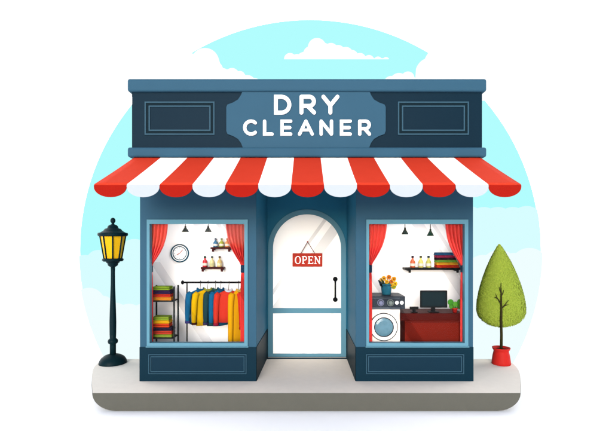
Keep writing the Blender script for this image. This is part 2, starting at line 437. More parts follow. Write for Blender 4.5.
for a, c in ((144.5, 214.5), (398, 469)):
    b = B(); y_ = -.115; x0, x1, z0, z1 = ax(a, y_), ax(c, y_), az(134.8, y_), az(101.5, y_)
    b.rect_ring(x0, x1, z0, z1, .020, y_, sy + .01); b.rect_ring(x0 + .062, x1 - .062, z0 + .062, z1 - .062, .020, y_ + .003, sy + .01)
    b.done('panel_moulding', MOULD, board)
    b = B(); b.rect_ring(x0 + .022, x1 - .022, z0 + .022, z1 - .022, .038, y_ + .009, sy + .01); b.done('panel_groove', mat('groove_dark_paint', '0E2733', .6), board)
# lettering
yl = -.15; cnt = [0]
def put(bb, pts, w, closed=False):
    P = [at(x, y, yl) for x, y in pts]
    cnt[0] += 1
    bb.ribbon(P, w / F * (yl + D), yl - .0007 * (cnt[0] % 9), yp + .004, closed)
def arcp(cx, cy, rx, ry, a0, a1, n=18): return [(cx + rx * math.cos(math.radians(a0 + (a1 - a0) * i / n)), cy - ry * math.sin(math.radians(a0 + (a1 - a0) * i / n))) for i in range(n + 1)]
def letter(bb, ch, x0, x1, y0, y1, w):
    l, r, t, u = x0 + w / 2, x1 - w / 2, y0 + w / 2, y1 - w / 2; m = (t + u) / 2; h = u - t
    if ch == 'D': put(bb, [(l, u), (l, t)] + arcp(r - h / 2, m, h / 2, h / 2, 90, -90), w, True)
    if ch == 'R':
        q = t + h * .58; rr = (q - t) / 2
        put(bb, [(l, u), (l, t)], w); put(bb, [(l, t)] + arcp(r - rr - .2, t + rr, rr, rr, 90, -90) + [(l, q)], w); put(bb, [(l + (r - l) * .5, q), (r, u)], w)
    if ch == 'Y': put(bb, [(l, t), ((l + r) / 2, m + .8)], w); put(bb, [(r, t), ((l + r) / 2, m + .8)], w); put(bb, [((l + r) / 2, m + .8), ((l + r) / 2, u)], w)
    if ch == 'C': put(bb, arcp((l + r) / 2 + .9, m, h / 2 * .98, h / 2, 48, 312, 24), w)
    if ch == 'L': put(bb, [(l, t), (l, u), (r, u)], w)
    if ch == 'E': put(bb, [(r, t), (l, t), (l, u), (r, u)], w); put(bb, [(l, m), (r - 1, m)], w)
    if ch == 'A':
        put(bb, [(l, u), ((l + r) / 2, t)], w); put(bb, [((l + r) / 2, t), (r, u)], w); put(bb, [(l + (r - l) * .25, t + h * .68), (r - (r - l) * .25, t + h * .68)], w * .85)
    if ch == 'N': put(bb, [(l, u), (l, t)], w); put(bb, [(l, t), (r, u)], w); put(bb, [(r, u), (r, t)], w)
b = B()
for ch, x0, x1 in (('D', 274, 291.2), ('R', 299.5, 316), ('Y', 321.5, 339.3)): letter(b, ch, x0, x1, 94.9, 114.4, 3.75)
for ch, x0, x1 in (('C', 243.3, 257), ('L', 263, 273.6), ('E', 280.4, 292.3), ('A', 298, 313.8), ('N', 319.6, 333), ('E', 340, 351.8), ('R', 358.2, 371)): letter(b, ch, x0, x1, 119.6, 135.6, 3.1)
b.done('lettering', TEXTW, board)

# awning: thirteen canvas stripes and a scalloped valance on a hidden frame
ya, yb_ = -.03, -1.40
zt, zb_ = az(156.3, ya) + .0, az(184.2, yb_)
XT0, XT1 = ax(94.2, yb_), ax(521, yb_)
aw = B(); N = 13; w = (XT1 - XT0) / N; ns = 14
thick = .012
for i in range(N):
    x0, x1 = XT0 + i * w, XT0 + (i + 1) * w; xm = (x0 + x1) / 2
    rows = []
    for j in range(ns + 1):
        t = j / ns; sag = -.006 * math.sin(PI * t)
        y = ya + (yb_ - ya) * t; z = zt + (zb_ - zt) * t + sag
        rows.append([aw.bm.verts.new((x0 + (x1 - x0) * k / 4, y, z - .006 * math.sin(PI * k / 4) * t)) for k in range(5)])
    for a, c in zip(rows, rows[1:]):
        for k in range(4):
            f = aw.bm.faces.new((a[k], a[k + 1], c[k + 1], c[k])); f.material_index = i % 2; f.smooth = True
bmesh.ops.remove_doubles(aw.bm, verts=aw.bm.verts[:], dist=1e-5)
awning = aw.done('awning', [RED, WHT], shop)
sm = awning.modifiers.new('canvas', 'SOLIDIFY'); sm.thickness = .01; sm.offset = -1
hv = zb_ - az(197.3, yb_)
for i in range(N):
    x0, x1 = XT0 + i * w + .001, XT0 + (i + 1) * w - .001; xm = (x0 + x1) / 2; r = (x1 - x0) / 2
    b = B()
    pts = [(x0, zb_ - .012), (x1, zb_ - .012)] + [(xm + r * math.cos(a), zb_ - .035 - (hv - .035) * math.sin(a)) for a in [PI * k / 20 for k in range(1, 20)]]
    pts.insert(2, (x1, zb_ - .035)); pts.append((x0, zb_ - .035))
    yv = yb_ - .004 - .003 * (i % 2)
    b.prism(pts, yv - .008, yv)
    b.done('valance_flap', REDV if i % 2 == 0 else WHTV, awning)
b = B()
for x in (XT0 + .2, 0, XT1 - .2):
    b.tube([(x, .02, zt - .05), (x, yb_ + .05, zb_ - .05)], .018, 8); b.tube([(x, .0, zt - .42), (x, yb_ + .12, zb_ - .05)], .016, 8) if abs(x) > 1 else None
b.tube([(XT0 + .02, yb_ + .03, zb_ - .03), (XT1 - .02, yb_ + .03, zb_ - .03)], .018, 8)
b.done('awning_frame', DARKROD, awning)

# open sign on the door
oy = RY - .035
sgn = thing('open_sign', 'red OPEN sign hanging by a cord on the arched door', 'sign', (ax(307.3, oy), oy, az(266.5, oy)))
SR = mat('red_sign_enamel', 'D8402F', .5)
b = B(); b.box(ax(292.5, oy), ax(322.3, oy), oy - .012, oy + .008, az(266.6, oy), az(253.2, oy), .01, 3); brd = b.done('board', SR, sgn)
b = B(); ap = (ax(307.6, oy), oy, az(241.8, oy))
for px in (300.8, 314.8): b.tube([ap, (ax(px, oy), oy, az(253.6, oy))], .006, 6)
b.done('cord', mat('red_brown_cord', '8E3A34', .8), sgn)
b = B(); b.ball(ap, .014); b.done('hook', mat('red_hook', 'C43A30', .5), sgn)
b = B(); ly = oy - .0135; idx = [0]
def sr(x0, x1, y0, y1):
    idx[0] += 1; b.box(ax(x0, ly), ax(x1, ly), ly - .0005 * (idx[0] % 7) - .001, ly + .004, az(y1, ly), az(y0, ly))
t, u = 256.2, 263.9
b.ring([at(*p, ly) for p in arcp(297.9, 260.05, 3.1, 4.0, 0, 360, 28)[:-1]], [at(*p, ly) for p in arcp(297.9, 260.05, 1.9, 3.4, 0, 360, 28)[:-1]], ly - .001, ly + .004)
sr(302.6, 303.8, t, u); sr(301.9, 304.6, t, t + .6); sr(301.9, 304.6, u - .6, u)
b.ribbon([at(*p, ly) for p in [(303.6, t + .35)] + arcp(304.6, 258.2, 1.9, 1.85, 90, -90, 12) + [(303.6, 260.05)]], .9 / F * (ly + D), ly - .0052, ly + .004)
sr(308.6, 309.8, t, u); sr(307.9, 313.0, t, t + .7); sr(307.9, 313.2, u - .7, u); sr(309.5, 311.8, 259.6, 260.3); sr(312.5, 313.0, t, t + 1.9); sr(312.6, 313.2, u - 1.9, u); sr(311.5, 311.9, 258.9, 261.1)
sr(315.0, 315.7, t, u); sr(314.2, 316.6, u - .6, u); sr(319.2, 319.9, t, u); sr(318.3, 320.8, t, t + .6); sr(314.2, 316, t, t + .6)
b.ribbon([at(315.4, t + .4, ly), at(319.5, u - .3, ly)], 1.1 / F * (ly + D), ly - .0062, ly + .004)
b.done('lettering', TEXTW, brd)

# ------------------------------------------------------------------ curtains
def curtain(pxo, side, label):
    y = .14; root = thing('curtain', label, 'curtain', (ax(pxo, y), y, FLZ), 'tied coral curtains in the display windows')
    prof = [(222, 19), (230, 18.4), (238, 17), (246, 14.5), (252, 11.5), (257, 8.5), (262, 5), (266, 3.0), (271, 3.0), (276, 3.5), (300, 3.9), (346, 4.1)]
    def wid(py):
        for (a, u), (c, v) in zip(prof, prof[1:]):
            if py <= c: return u + (v - u) * (py - a) / (c - a)
        return prof[-1][1]
    b = B(); rows = []; nu = 48
    for i in range(70):
        py = 221 + (356 - 221) * i / 69; wd = max(2.9, wid(py)); amp = .030 * min(1, .25 + wd / 16); row = []
        for j in range(nu + 1):
            u = j / nu
            row.append(b.bm.verts.new((ax(pxo + side * wd * u, y), y + amp * math.sin(u * 2 * PI * 5 + .7) + .008 * math.sin(u * 31 + py * .05), az(py, y))))
        rows.append(row)
    for a, c in zip(rows, rows[1:]):
        for j in range(nu): b.bm.faces.new((a[j], a[j + 1], c[j + 1], c[j])).smooth = True
    d = b.done('drape', CURT, root); s = d.modifiers.new('cloth', 'SOLIDIFY'); s.thickness = .006
    b = B(); x0, x1 = sorted((ax(pxo - side * .4, y), ax(pxo + side * 3.5, y))); b.box(x0, x1, y - .05, y + .05, az(272.5, y), az(264.8, y), .012, 3)
    b.done('tie_back', TIE, root)
for px, s, lb in ((148.6, 1, 'coral curtain tied back beside the wall clock'), (244.4, -1, 'coral curtain tied back beside the clothes rail'),
                  (368.2, 1, 'coral curtain tied back above the washing machine'), (464.6, -1, 'coral curtain tied back beside the stack of folded cloths on the black shelf')):
    curtain(px, s, lb)

# ------------------------------------------------------------------ pendant lamps
def pendant(px, py0, py1, hexc, label, y=.55):
    x, z0 = at(px, py1, y); z1 = az(py0, y); r = 3.4 / F * (y + D)
    root = thing('pendant_lamp', label, 'lamp', (x, y, z0), 'pendant lamps in the display windows')
    b = B(); b.tube([(x, y, z1 - .01), (x, y, 3.249)], .007, 8); b.done('cord', BLACK, root)
    b = B(); b.lathe([(r, z0), (r * .98, z0 + .012), (r * .45, z0 + (z1 - z0) * .6), (r * .3, z0 + (z1 - z0) * .7), (r * .26, z1)], x, y, 24)
    b.done('lamp_shade', mat('shade_' + hexc, hexc, .4), root)
    b = B(); b.ball((x, y, z0 - .008), r * .5, sz=.6); b.done('bulb', mat('warm_bulb', 'FFF4D8', .3, emit=1.2), root)
    li = bpy.data.lights.new('bulb_light', 'POINT'); li.energy = 3; li.color = (1, .985, .96); li.shadow_soft_size = .06
    lo_ = bpy.data.objects.new('bulb_light', li); C.objects.link(lo_); lo_.parent = root; lo_.location = (0, 0, -.07)
pendant(185.4, 226, 232, '3E4D52', 'dark grey pendant lamp hanging above the wall clock')
pendant(208.2, 226, 232, '47565B', 'dark grey pendant lamp hanging above the small bottle shelves')
pendant(405.0, 227.5, 234.5, '2C4647', 'dark green pendant lamp hanging over the gap between vase and shelf')
pendant(430.4, 229, 236, '2A5148', 'dark green pendant lamp hanging over the black bottle shelf')

# ------------------------------------------------------------------ left window contents
yw = .995
# clock
cx, cz = at(180, 253.2, yw); sc = (yw + D) / F
clk = thing('wall_clock', 'round white wall clock with double dark teal rim and red hands', 'clock', (cx, yw, cz))
TEAL = mat('clock_teal', '1B566F', .4)
b = B()
for r0, r1, d in ((9.2, 8.0, .026), (7.1, 6.3, .022)):
    b.ring(arc(cx, cz, r0 * sc, r0 * sc, 0, 360, 48)[:-1], arc(cx, cz, r1 * sc, r1 * sc, 0, 360, 48)[:-1], yw - d, yw)
b.done('rim', TEAL, clk)
b = B(); b.disc(cx, cz, [(8.9 * sc, yw - .018), (8.6 * sc, yw - .001)]); dial = b.done('dial', WHITE, clk)
for a in range(0, 360, 30):
    b = B(); c_, s_ = math.cos(math.radians(a)), math.sin(math.radians(a))
    b.ribbon([(cx + c_ * 5.0 * sc, cz + s_ * 5.0 * sc), (cx + c_ * 5.7 * sc, cz + s_ * 5.7 * sc)], .006, yw - .021, yw - .016)
    b.done('hour_mark', TEAL, dial)
HND = mat('clock_hand_red', 'E06050', .5)
b = B(); b.ribbon([(cx, cz), (cx + 3.0 * sc, cz + 3.4 * sc)], .011, yw - .024, yw - .02); b.done('hand', HND, clk)
b = B(); b.ribbon([(cx, cz), (cx - 2.6 * sc, cz - 1.6 * sc)], .012, yw - .028, yw - .0245); b.done('hand', HND, clk)

def shelf(px0, px1, py0, py1, legs, label, m, name='wall_shelf', y0=.84):
    yf = y0; x0, x1 = ax(px0, yf), ax(px1, yf); z0, z1 = az(py1, yf), az(py0, yf)
    root = thing(name, label, 'shelf', ((x0 + x1) / 2, yw, z1))
    b = B(); b.box(x0, x1, yf, yw, z0, z1, .004); b.done('board', m, root)
    for p in legs:
        b = B(); x = ax(p, yf); b.box(x - .02, x + .02, yf + .01, yf + .035, z0 - .05, z0 + .002, .004); b.box(x - .016, x + .016, yf + .02, yw, z0 - .022, z0 + .002); b.done('bracket', m, root)
    return z1, yf
def bottle(px, zbase, y, wpx, hpx, body, label, capc='33413D', lab='F6F0E4'):
    x = ax(px, y); s = (y + D) / F; r = wpx / 2 * s; h = hpx * s
    root = thing('bottle', label, 'bottle', (x, y, zbase), 'small bottles on the wall shelves')
    b = B(); b.lathe([(r * .9, zbase + .001), (r, zbase + .01), (r, zbase + h * .45), (r * .8, zbase + h * .58), (r * .38, zbase + h * .7), (r * .36, zbase + h * .84)], x, y, 20)
    b.done('body', mat('bottle_' + body, body, .25, coat=.3), root)
    b = B(); b.lathe([(r * .5, zbase + h * .82), (r * .5, zbase + h * .98), (r * .4, zbase + h)], x, y, 16); b.done('cap', mat('cap_' + capc, capc, .4), root)
    b = B(); b.lathe([(r * 1.02, zbase + h * .14), (r * 1.02, zbase + h * .36)], x, y, 20, cap=False); b.done('paper_label', mat('label_' + lab, lab, .7), root)
z, y = shelf(210.3, 232, 247.2, 249.0, (212.8, 229), 'upper small dark brown shelf half hidden by the curtain', BROWN)
for px, c, lb, cp in ((215.6, '2A78A8', 'blue bottle on the upper small brown shelf', '1C3D5C'), (221.6, 'A9B440', 'olive green bottle on the upper small brown shelf', '4E5A2A'), (227.4, 'EE8A4B', 'orange bottle on the upper small brown shelf, next to the curtain', 'C2552F')):
    bottle(px, z, y + .07, 5.0, 9, c, lb, cp)
z, y = shelf(200.4, 223.6, 267.2, 269.0, (202.4, 221.6), 'lower small dark brown shelf above the clothes rail', BROWN)
for px, c, lb, cp, la in ((204.9, 'DC3440', 'red bottle at the clock end of the lower brown shelf', '2F4A3C', 'F6F0E4'), (212.0, 'F3E3A6', 'cream bottle in the middle of the lower brown shelf', '5E6668', 'D8D8A0'), (219.6, 'F6D68A', 'pale yellow bottle at the curtain end of the lower brown shelf', '7A6A58', 'FFF3C8')):
    bottle(px, z, y + .07, 5.0, 11, c, lb, cp, la)

# shelving rack with folded cloths
yr0, yr1 = .22, .46
xr = ax(173.9, yr0); xl = ax(150.3, yr0); zt_ = az(286.5, yr0)
rack = thing('shelving_rack', 'black metal rack with two shelves of folded cloths', 'rack', ((xl + xr) / 2, (yr0 + yr1) / 2, FLZ))
b = None
for x, y in ((xr, yr0 + .012), (xr, yr1), (xl + .02, yr0 + .012), (xl + .02, yr1)):
    b = B(); b.box(x - .012, x + .012, y - .012, y + .012, FLZ, zt_, .003); b.done('post', DARKROD, rack)
sz = []
for py in (300.6, 337.6):
    z1 = az(py, yr0); b = B(); b.box(xl, xr - .012, yr0 + .002, yr1 + .01, z1 - .022, z1); b.done('shelf_board', DARKROD, rack); sz.append(z1)
def fold(x0, x1, y0, y1, z0, z1, hexc, label, group):
    h = z1 - z0 - .002; b = B()
    # a folded cloth: rounded fold at the front, leaves visible at the end
    for k in range(2):
        b.box(x0 + .006 * k, x1 - .005 * k, y0 + .004 * k, y1, z0 + h * k / 2 + .0005, z0 + h * (k + 1) / 2 - .0005, min(.011, h * .22), 3)
    for v in b.bm.verts: v.co.z += .002 * math.sin(v.co.x * 23 + z0 * 50) * 0.4
    return tag(b.done('folded_cloth', mat('cloth_' + hexc, hexc, .9, var=.07, scale=25, bump=.15), None, ((x0 + x1) / 2, (y0 + y1) / 2, z0)), label, 'cloth', group)
def stack(items, y0, y1, zbase, group):
    z = zbase
    for px0, px1, hpx, hexc, lb in items:
        s = (y0 + D) / F; fold(ax(px0, y0), ax(px1, y0), y0, y1, z, z + hpx * s, hexc, lb, group); z += hpx * s
g = 'folded cloths on the black rack'
stack([(151.6, 171.2, 3.3, 'F39A2B', 'orange folded cloth, bottom of the upper rack stack'), (151.6, 170.6, 3.0, 'DC3B26', 'red folded cloth between orange and dark cloths in the upper rack stack'),
       (151.6, 170.4, 4.0, '33214A', 'dark purple folded cloth under the green one in the upper rack stack'), (151.8, 169.6, 3.6, '8CB02F', 'green folded cloth on top of the upper rack stack')], yr0 + .012, yr1 - .02, sz[0], g)
stack([(151.6, 171.8, 2.9, '9AB43C', 'green folded cloth at the bottom of the lower rack stack'), (151.6, 171.8, 3.6, 'D6442F', 'red folded cloth under the dark one in the lower rack stack'), (151.6, 171.8, 3.4, '2B1F3A', 'dark folded cloth in the middle of the lower rack stack'),
       (151.7, 169.2, 3.9, 'E2461E', 'orange-red folded cloth under the yellow one in the lower rack stack'), (151.7, 169.2, 3.2, 'FBBC14', 'yellow folded cloth, second from the top of the lower rack stack'), (151.8, 168.8, 3.6, '93AF33', 'green folded cloth on top of the lower rack stack')], yr0 + .012, yr1 - .02, sz[1], g)

# clothes rail
yc = .52
zr = az(282.4, yc); xa, xb = ax(182.6, yc), ax(245.5, yc)
rail = thing('clothes_rail', 'black clothes rail holding coloured jackets', 'clothes rail', ((xa + xb) / 2, yc, FLZ))
b = B(); b.tube([(xa, yc, zr), (xb, yc, zr)], .016, 12); b.done('bar', BLACK, rail)
for x in (xa, xb):
    b = B(); b.ball((x, yc, zr), .036, sx=.75); b.done('end_knob', BLACK, rail)
for px in (187, 242.6):
    x = ax(px, yc); b = B(); b.tube([(x, yc, FLZ + .02), (x, yc, zr)], .011, 10); b.done('post', DARKROD, rail)
    b = B(); b.tube([(x, yc - .2, FLZ + .018), (x, yc + .22, FLZ + .018)], .016, 8); b.done('foot', DARKROD, rail)
def garment(px, pyt, pyb, halfpx, hexc, cuffc, label, yaw=38, slv=.93, kind='jacket', collar=None, dy=0):
    s = (yc + D) / F; x = ax(px, yc); zt2 = az(pyt, yc); H = (pyb - pyt) * s
    Wd = halfpx * s / math.cos(math.radians(yaw)); M = Matrix.Rotation(math.radians(yaw), 4, 'Z'); o = Vector((x, yc + dy, 0))
    # hanger
    b = B(); zs = zt2 - .02
    P = [(0, 0, zr + .016), (.018, 0, zr + .030), (.026, 0, zr + .01), (.012, 0, zr - .03), (0, 0, zs + .03), (0, 0, zs - .005)]
    b.tube([Vector((p[0] * .3, p[0], p[2])) + o for p in P], .005, 6)
    b.tube([M @ Vector((-Wd * .62, 0, zs - .075)) + o, M @ Vector((0, 0, zs)) + o, M @ Vector((Wd * .62, 0, zs - .075)) + o], .007, 6)
    tag(b.done('clothes_hanger', mat('hanger_wire', '4A4A4A', .4), None, (x, yc + dy, zs)), 'thin wire hanger inside the ' + label.split(' hanging')[0], 'hanger', 'hangers on the clothes rail')
    root = thing(kind, label, kind, (x, yc + dy, zt2 - H), 'garments on the clothes rail')
    b = B(); rows = []
    prof = [(0, .20, .6), (-.012, .30, .8), (-.035, .55, .9), (-.06, .78, 1), (-.085, .86, 1), (-.12, .84, 1), (-.2, .76, 1), (-.35, .74, 1.05), (-H * .75, .74, 1.1), (-H, .78, 1.15)]
    prof = [p for p in prof if p[0] >= -H]
    for dz, k, tk in prof:
        rows.append([b.bm.verts.new(M @ Vector((Wd * k * math.cos(a) * (1 + .02 * math.sin(5 * a)), .042 * tk * math.sin(a) * (1 + .18 * math.sin(3 * a + dz * 9)), zt2 + dz)) + o) for a in [2 * PI * i / 24 for i in range(24)]])
    for a, c in zip(rows, rows[1:]):
        for i in range(24): b.bm.faces.new((a[i], a[(i + 1) % 24], c[(i + 1) % 24], c[i])).smooth = True
    b.bm.faces.new(rows[0]); b.bm.faces.new(rows[-1][::-1])
    for sg in (-1, 1):
        L = slv * H
        b.tube([M @ Vector((sg * Wd * k, -.006, zt2 + dz)) + o for k, dz in ((.70, -.055), (.84, -.09), (.90, -.18), (.93, -.32 * min(1, L / .4)), (.95, -L * .8), (.94, -L))], [.045, .055, .052, .048, .042, .038], 12)
    b.done('cloth_body', mat('garment_' + hexc, hexc, .85, var=.08, scale=14, bump=.12), root)
    for sg in (-1, 1):
        b = B(); L = slv * H; b.tube([M @ Vector((sg * Wd * .94, -.006, zt2 - L + .024)) + o, M @ Vector((sg * Wd * .94, -.006, zt2 - L - .016)) + o], .044, 12); b.done('cuff', mat('cuff_' + cuffc, cuffc, .85), root)
    if collar:
        b = B(); b.tube([M @ Vector((Wd * .24 * math.cos(a), -.01 - .05 * math.sin(a), zt2 + .012 - .03 * math.sin(a))) + o for a in [PI * i / 8 for i in range(9)]], .018, 8); b.done('collar', mat('collar_' + collar, collar, .85), root)
garment(200.2, 288.8, 323.0, 11.2, '1A6E9F', '3B3A78', 'blue jacket hanging at the rack end of the clothes rail', collar='155A84')
garment(207.6, 289.0, 324.5, 12.2, 'F6C205', '4A2212', 'bright yellow jacket hanging second on the rail, next to the blue one', collar='9CA23A')
garment(215.2, 288.8, 325.0, 8.8, '20484E', '33305E', 'dark teal jacket hanging between the yellow and blue jackets', collar='2C5A50')
garment(220.8, 288.8, 325.0, 8.6, '12689A', '1C4F50', 'deep blue jacket hanging behind the red jacket', collar='0F527C', dy=-.02)
garment(229.6, 289.2, 320.8, 12.6, 'E03B29', 'A51C3C', 'red jacket with a pale grey collar hanging in front of the deep blue jacket', yaw=12, collar='DCE2F0', slv=1.06, dy=-.10)
garment(238.8, 289.5, 352, 7.4, 'F7B40A', 'E79A08', 'long golden yellow coat hanging at the curtain end of the rail', kind='coat', slv=.97, collar='F2C65A', dy=-.05)
garment(247.6, 290.5, 352, 6.0, 'E0341F', 'C22718', 'long red coat hanging behind the curtain, last on the rail', kind='coat', slv=.6)

# ------------------------------------------------------------------ right window contents
# washing machine
yf = .26
x0, x1 = ax(369.6, yf), ax(400.2, yf); zp0, zp1 = az(309.2, yf), az(296.2, yf); yk = yf + .5
wm = thing('washing_machine', 'white washing machine with dark control panel and round door', 'washing machine', ((x0 + x1) / 2, yf + .25, FLZ))
CREAM = mat('washer_enamel', 'FBF0E6', .4, var=.01, k=.8)
b = B(); b.box(x0, x1, yf, yk, FLZ + .02, zp0 - .003, .012, 3); b.done('body', CREAM, wm)
b = B(); b.box(x0 - .004, ax(405.2, yf), yf - .006, yk, zp0, zp1, .01, 3); cp = b.done('control_panel', mat('panel_slate', '3A434E', .4), wm)
b = B(); b.box(x0 + .01, x1 - .005, yf - .010, yf, zp0 + .004, zp0 + .03); b.box(x0 + .01, x1 - .005, yf - .010, yf, zp1 - .036, zp1 - .026); b.done('trim', mat('panel_trim', '66717C', .35), cp)
for px, c in ((380.6, '8E93B5'), (390.4, '98A6A0')):
    cx, cz = at(px, 302.6, yf); b = B(); b.disc(cx, cz, [(.020, yf - .045), (.034, yf - .04), (.036, yf - .003)], 24)
    b.ring(arc(cx, cz, .056, .056, 0, 360, 30)[:-1], arc(cx, cz, .046, .046, 0, 360, 30)[:-1], yf - .016, yf - .004); b.done('dial', mat('dial_' + c, c, .35), cp)
for px in (396.7, 401.6):
    cx, cz = at(px, 302.6, yf); b = B(); b.disc(cx, cz, [(.024, yf - .022), (.030, yf - .018), (.030, yf - .004)], 24); b.done('button', WHITE, cp)
cx, cz = at(383.6, 326.8, yf); s = (yf + D) / F
b = B(); b.disc(cx, cz, [(12.9 * s, yf - .028), (13.2 * s, yf - .022), (13.2 * s, yf + .004)], 48); dr_ = b.done('door', WHITE, wm)
b = B(); b.ring(arc(cx, cz, 14.0 * s, 14.0 * s, 0, 360, 48)[:-1], arc(cx, cz, 13.1 * s, 13.1 * s, 0, 360, 48)[:-1], yf - .018, yf + .004)
b.ring(arc(cx, cz, 9.9 * s, 9.9 * s, 0, 360, 48)[:-1], arc(cx, cz, 9.0 * s, 9.0 * s, 0, 360, 48)[:-1], yf - .036, yf - .024); b.done('rim', mat('washer_dark_rim', '3A3A42', .4), dr_)
b = B(); b.disc(cx, cz, [(3 * s, yf - .040), (6.5 * s, yf - .038), (9.0 * s, yf - .030), (9.0 * s, yf - .02)], 40); b.done('glass', mat('washer_door_glass', '6E9DB3', .15, var=.22, scale=14, coat=.4), dr_)
b = B(); b.box(x0 + .02, x1 - .01, yf - .004, yf + .02, az(343.5, yf), az(342.6, yf)); b.done('kick_strip', DARKROD, wm)
for fx in (x0 + .05, x1 - .05):
    b = B(); b.lathe([(.025, FLZ), (.025, FLZ + .025)], fx, yf + .06, 12); b.done('foot', BLACK, wm)
# vase and flowers
yv = yf + .22
cx, zv = ax(386.3, yv), zp1
vs = thing('vase', 'teal tapered vase on top of the washing machine', 'vase', (cx, yv, zv)); s = (yv + D) / F
hz = az(283.6, yv) - zv
b = B(); b.lathe([(4.2 * s, zv + .001), (4.5 * s, zv + .02), (5.3 * s, zv + hz * .7), (5.7 * s, zv + hz * .93), (5.7 * s, zv + hz), (5.2 * s, zv + hz), (5.0 * s, zv + hz * .8)], cx, yv, 28); b.done('body', mat('vase_teal', '2E7C97', .35, var=.1), vs)
b = B(); b.lathe([(5.62 * s, zv + hz * .80), (5.9 * s, zv + hz * .84), (5.9 * s, zv + hz * .9), (5.74 * s, zv + hz * .93)], cx, yv, 28, cap=False); b.done('band', mat('vase_dark_band', '1D5E78', .4), vs)
bq = thing('bouquet', 'bunch of yellow and orange flowers with dark leaves in the teal vase', 'flowers', (cx, yv, zv + hz))
for i, (px, py, c, r) in enumerate(((384, 278.5, 'F6B21C', 2.6), (389, 277.2, 'E8842A', 2.6), (394, 279.0, 'F2A51E', 2.6), (391.5, 281.5, 'D9702A', 2.3), (395.3, 283.8, 'F4C722', 2.5), (387, 281.8, 'EFB52A', 2.3), (394.0, 287.2, 'F1D02A', 2.2), (381.6, 279.8, 'F3C968', 2.2), (391.3, 285.3, 'E9B424', 2.1))):
    yy = yv - .05 - .012 * (i % 3); x, z = at(px, py, yy); b = B(); R = r * (yy + D) / F
    for k in range(8):
        a = 2 * PI * k / 8 + i; b.ball((x + .58 * R * math.cos(a), yy + .012, z + .58 * R * math.sin(a)), R * .42, sy=.45, u=8, v=6)
    fl = b.done('flower', mat('petal_' + c, c, .7, var=.12, scale=30), bq)
    b = B(); b.ball((x, yy, z), R * .34, sy=.8, u=10, v=6); b.done('centre', mat('flower_centre', '9A5A1E', .8), fl)
    b = B(); b.tube([(x, yy + .02, z), ((x + cx) / 2, yv - .02, z - .02), (cx + (x - cx) * .3, yv, zv + hz * .7)], .006, 6); b.done('stem', mat('stem_green', '4C7A30', .8), bq)
def leaf(bb, p, q, w, y, n=8, cup=.02):
    p, q = Vector(p), Vector(q); d = q - p; nn = Vector((-d.y, d.x)).normalized(); L, R = [], []
    for i in range(n + 1):
        t = i / n; k = w * math.sin(PI * min(1, t * .96 + .02)) ** .8; m = p + d * t
        L.append(m + nn * k); R.append(m - nn * k)
    pl = [tuple(v) for v in L] + [tuple(v) for v in R[::-1][1:-1]]
    bb.prism(pl, y - .005, y + .005)
for (p, q, w, c) in (((383.5, 287), (378.2, 279.8), .022, '23303A'), ((382.8, 287.5), (379.5, 283.5), .018, '2C4640'), ((388.5, 286.8), (387.0, 282.0), .018, '2D7F7A'), ((384.5, 286), (381.5, 278.8), .018, '3A4A2C'), ((391.8, 288.5), (396.8, 285.5), .016, '8C9A2A')):
    yy = yv - .055; b = B(); leaf(b, at(*p, yy), at(*q, yy), w, yy); b.done('leaf', mat('leafc_' + c, c, .6), bq)

# counter
yq = .20
ctr = thing('counter', 'dark red wooden service counter in the display window', 'counter', (ax(434, yq), yq + .25, FLZ))
zt3, zt4 = az(313.4, yq), az(320.8, yq)
b = B(); b.box(ax(405.2, yq), ax(463.2, yq), yq + .02, yq + .46, FLZ, zt4 - .002, .004); b.done('cabinet', COUNTER, ctr)
b = B(); b.box(ax(400.6, yq), ax(464.4, yq), yq, yq + .5, zt4, zt3, .008, 3); b.done('top', COUNTERTOP, ctr)
b = B(); b.box(ax(406.2, yq), ax(462.2, yq), yq + .014, yq + .022, zt4 - .03, zt4 - .014); b.done('trim', COUNTERTOP, ctr)
# monitor
ym = yq + .13
mon = thing('monitor', 'black computer monitor standing on the red wooden counter', 'monitor', (ax(433.4, ym), ym, zt3))
b = B(); b.box(ax(420.2, ym), ax(447.0, ym), ym - .02, ym + .02, az(307.6, ym), az(290.4, ym), .008, 3); cs = b.done('casing', BLACK, mon)
b = B(); b.box(ax(421.6, ym - .02), ax(445.6, ym - .02), ym - .023, ym - .012, az(306.0, ym - .02), az(291.8, ym - .02)); b.done('screen', mat('screen_dark_teal', '1B2D33', .2, var=.05), cs)
b = B(); x = ax(433.4, ym); b.box(x - .034, x + .034, ym + .005, ym + .035, zt3 + .012, az(306.5, ym), .004); b.done('neck', BLACK, mon)
b = B(); b.box(x - .085, x + .085, ym - .06, ym + .06, zt3 + .0005, zt3 + .016, .004); b.done('base', BLACK, mon)
# scanner stand
yk2 = yq + .09
x = ax(413.9, yk2); z = zt3
scn = thing('barcode_scanner', 'small black scanner on a stand beside the monitor', 'scanner', (x, yk2, z))
b = B(); b.box(ax(409.8, yk2), ax(418.4, yk2), yk2 - .018, yk2 + .018, az(309.4, yk2), az(306.6, yk2), .008, 3); b.done('head', BLACK, scn)
b = B(); b.box(x - .022, x + .026, yk2 - .02, yk2 + .02, z + .012, az(309.0, yk2), .004); b.done('stem', BLACK, scn)
b = B(); b.box(ax(411.2, yk2), ax(417.0, yk2), yk2 - .05, yk2 + .05, z + .0005, z + .018, .006); b.done('base', BLACK, scn)
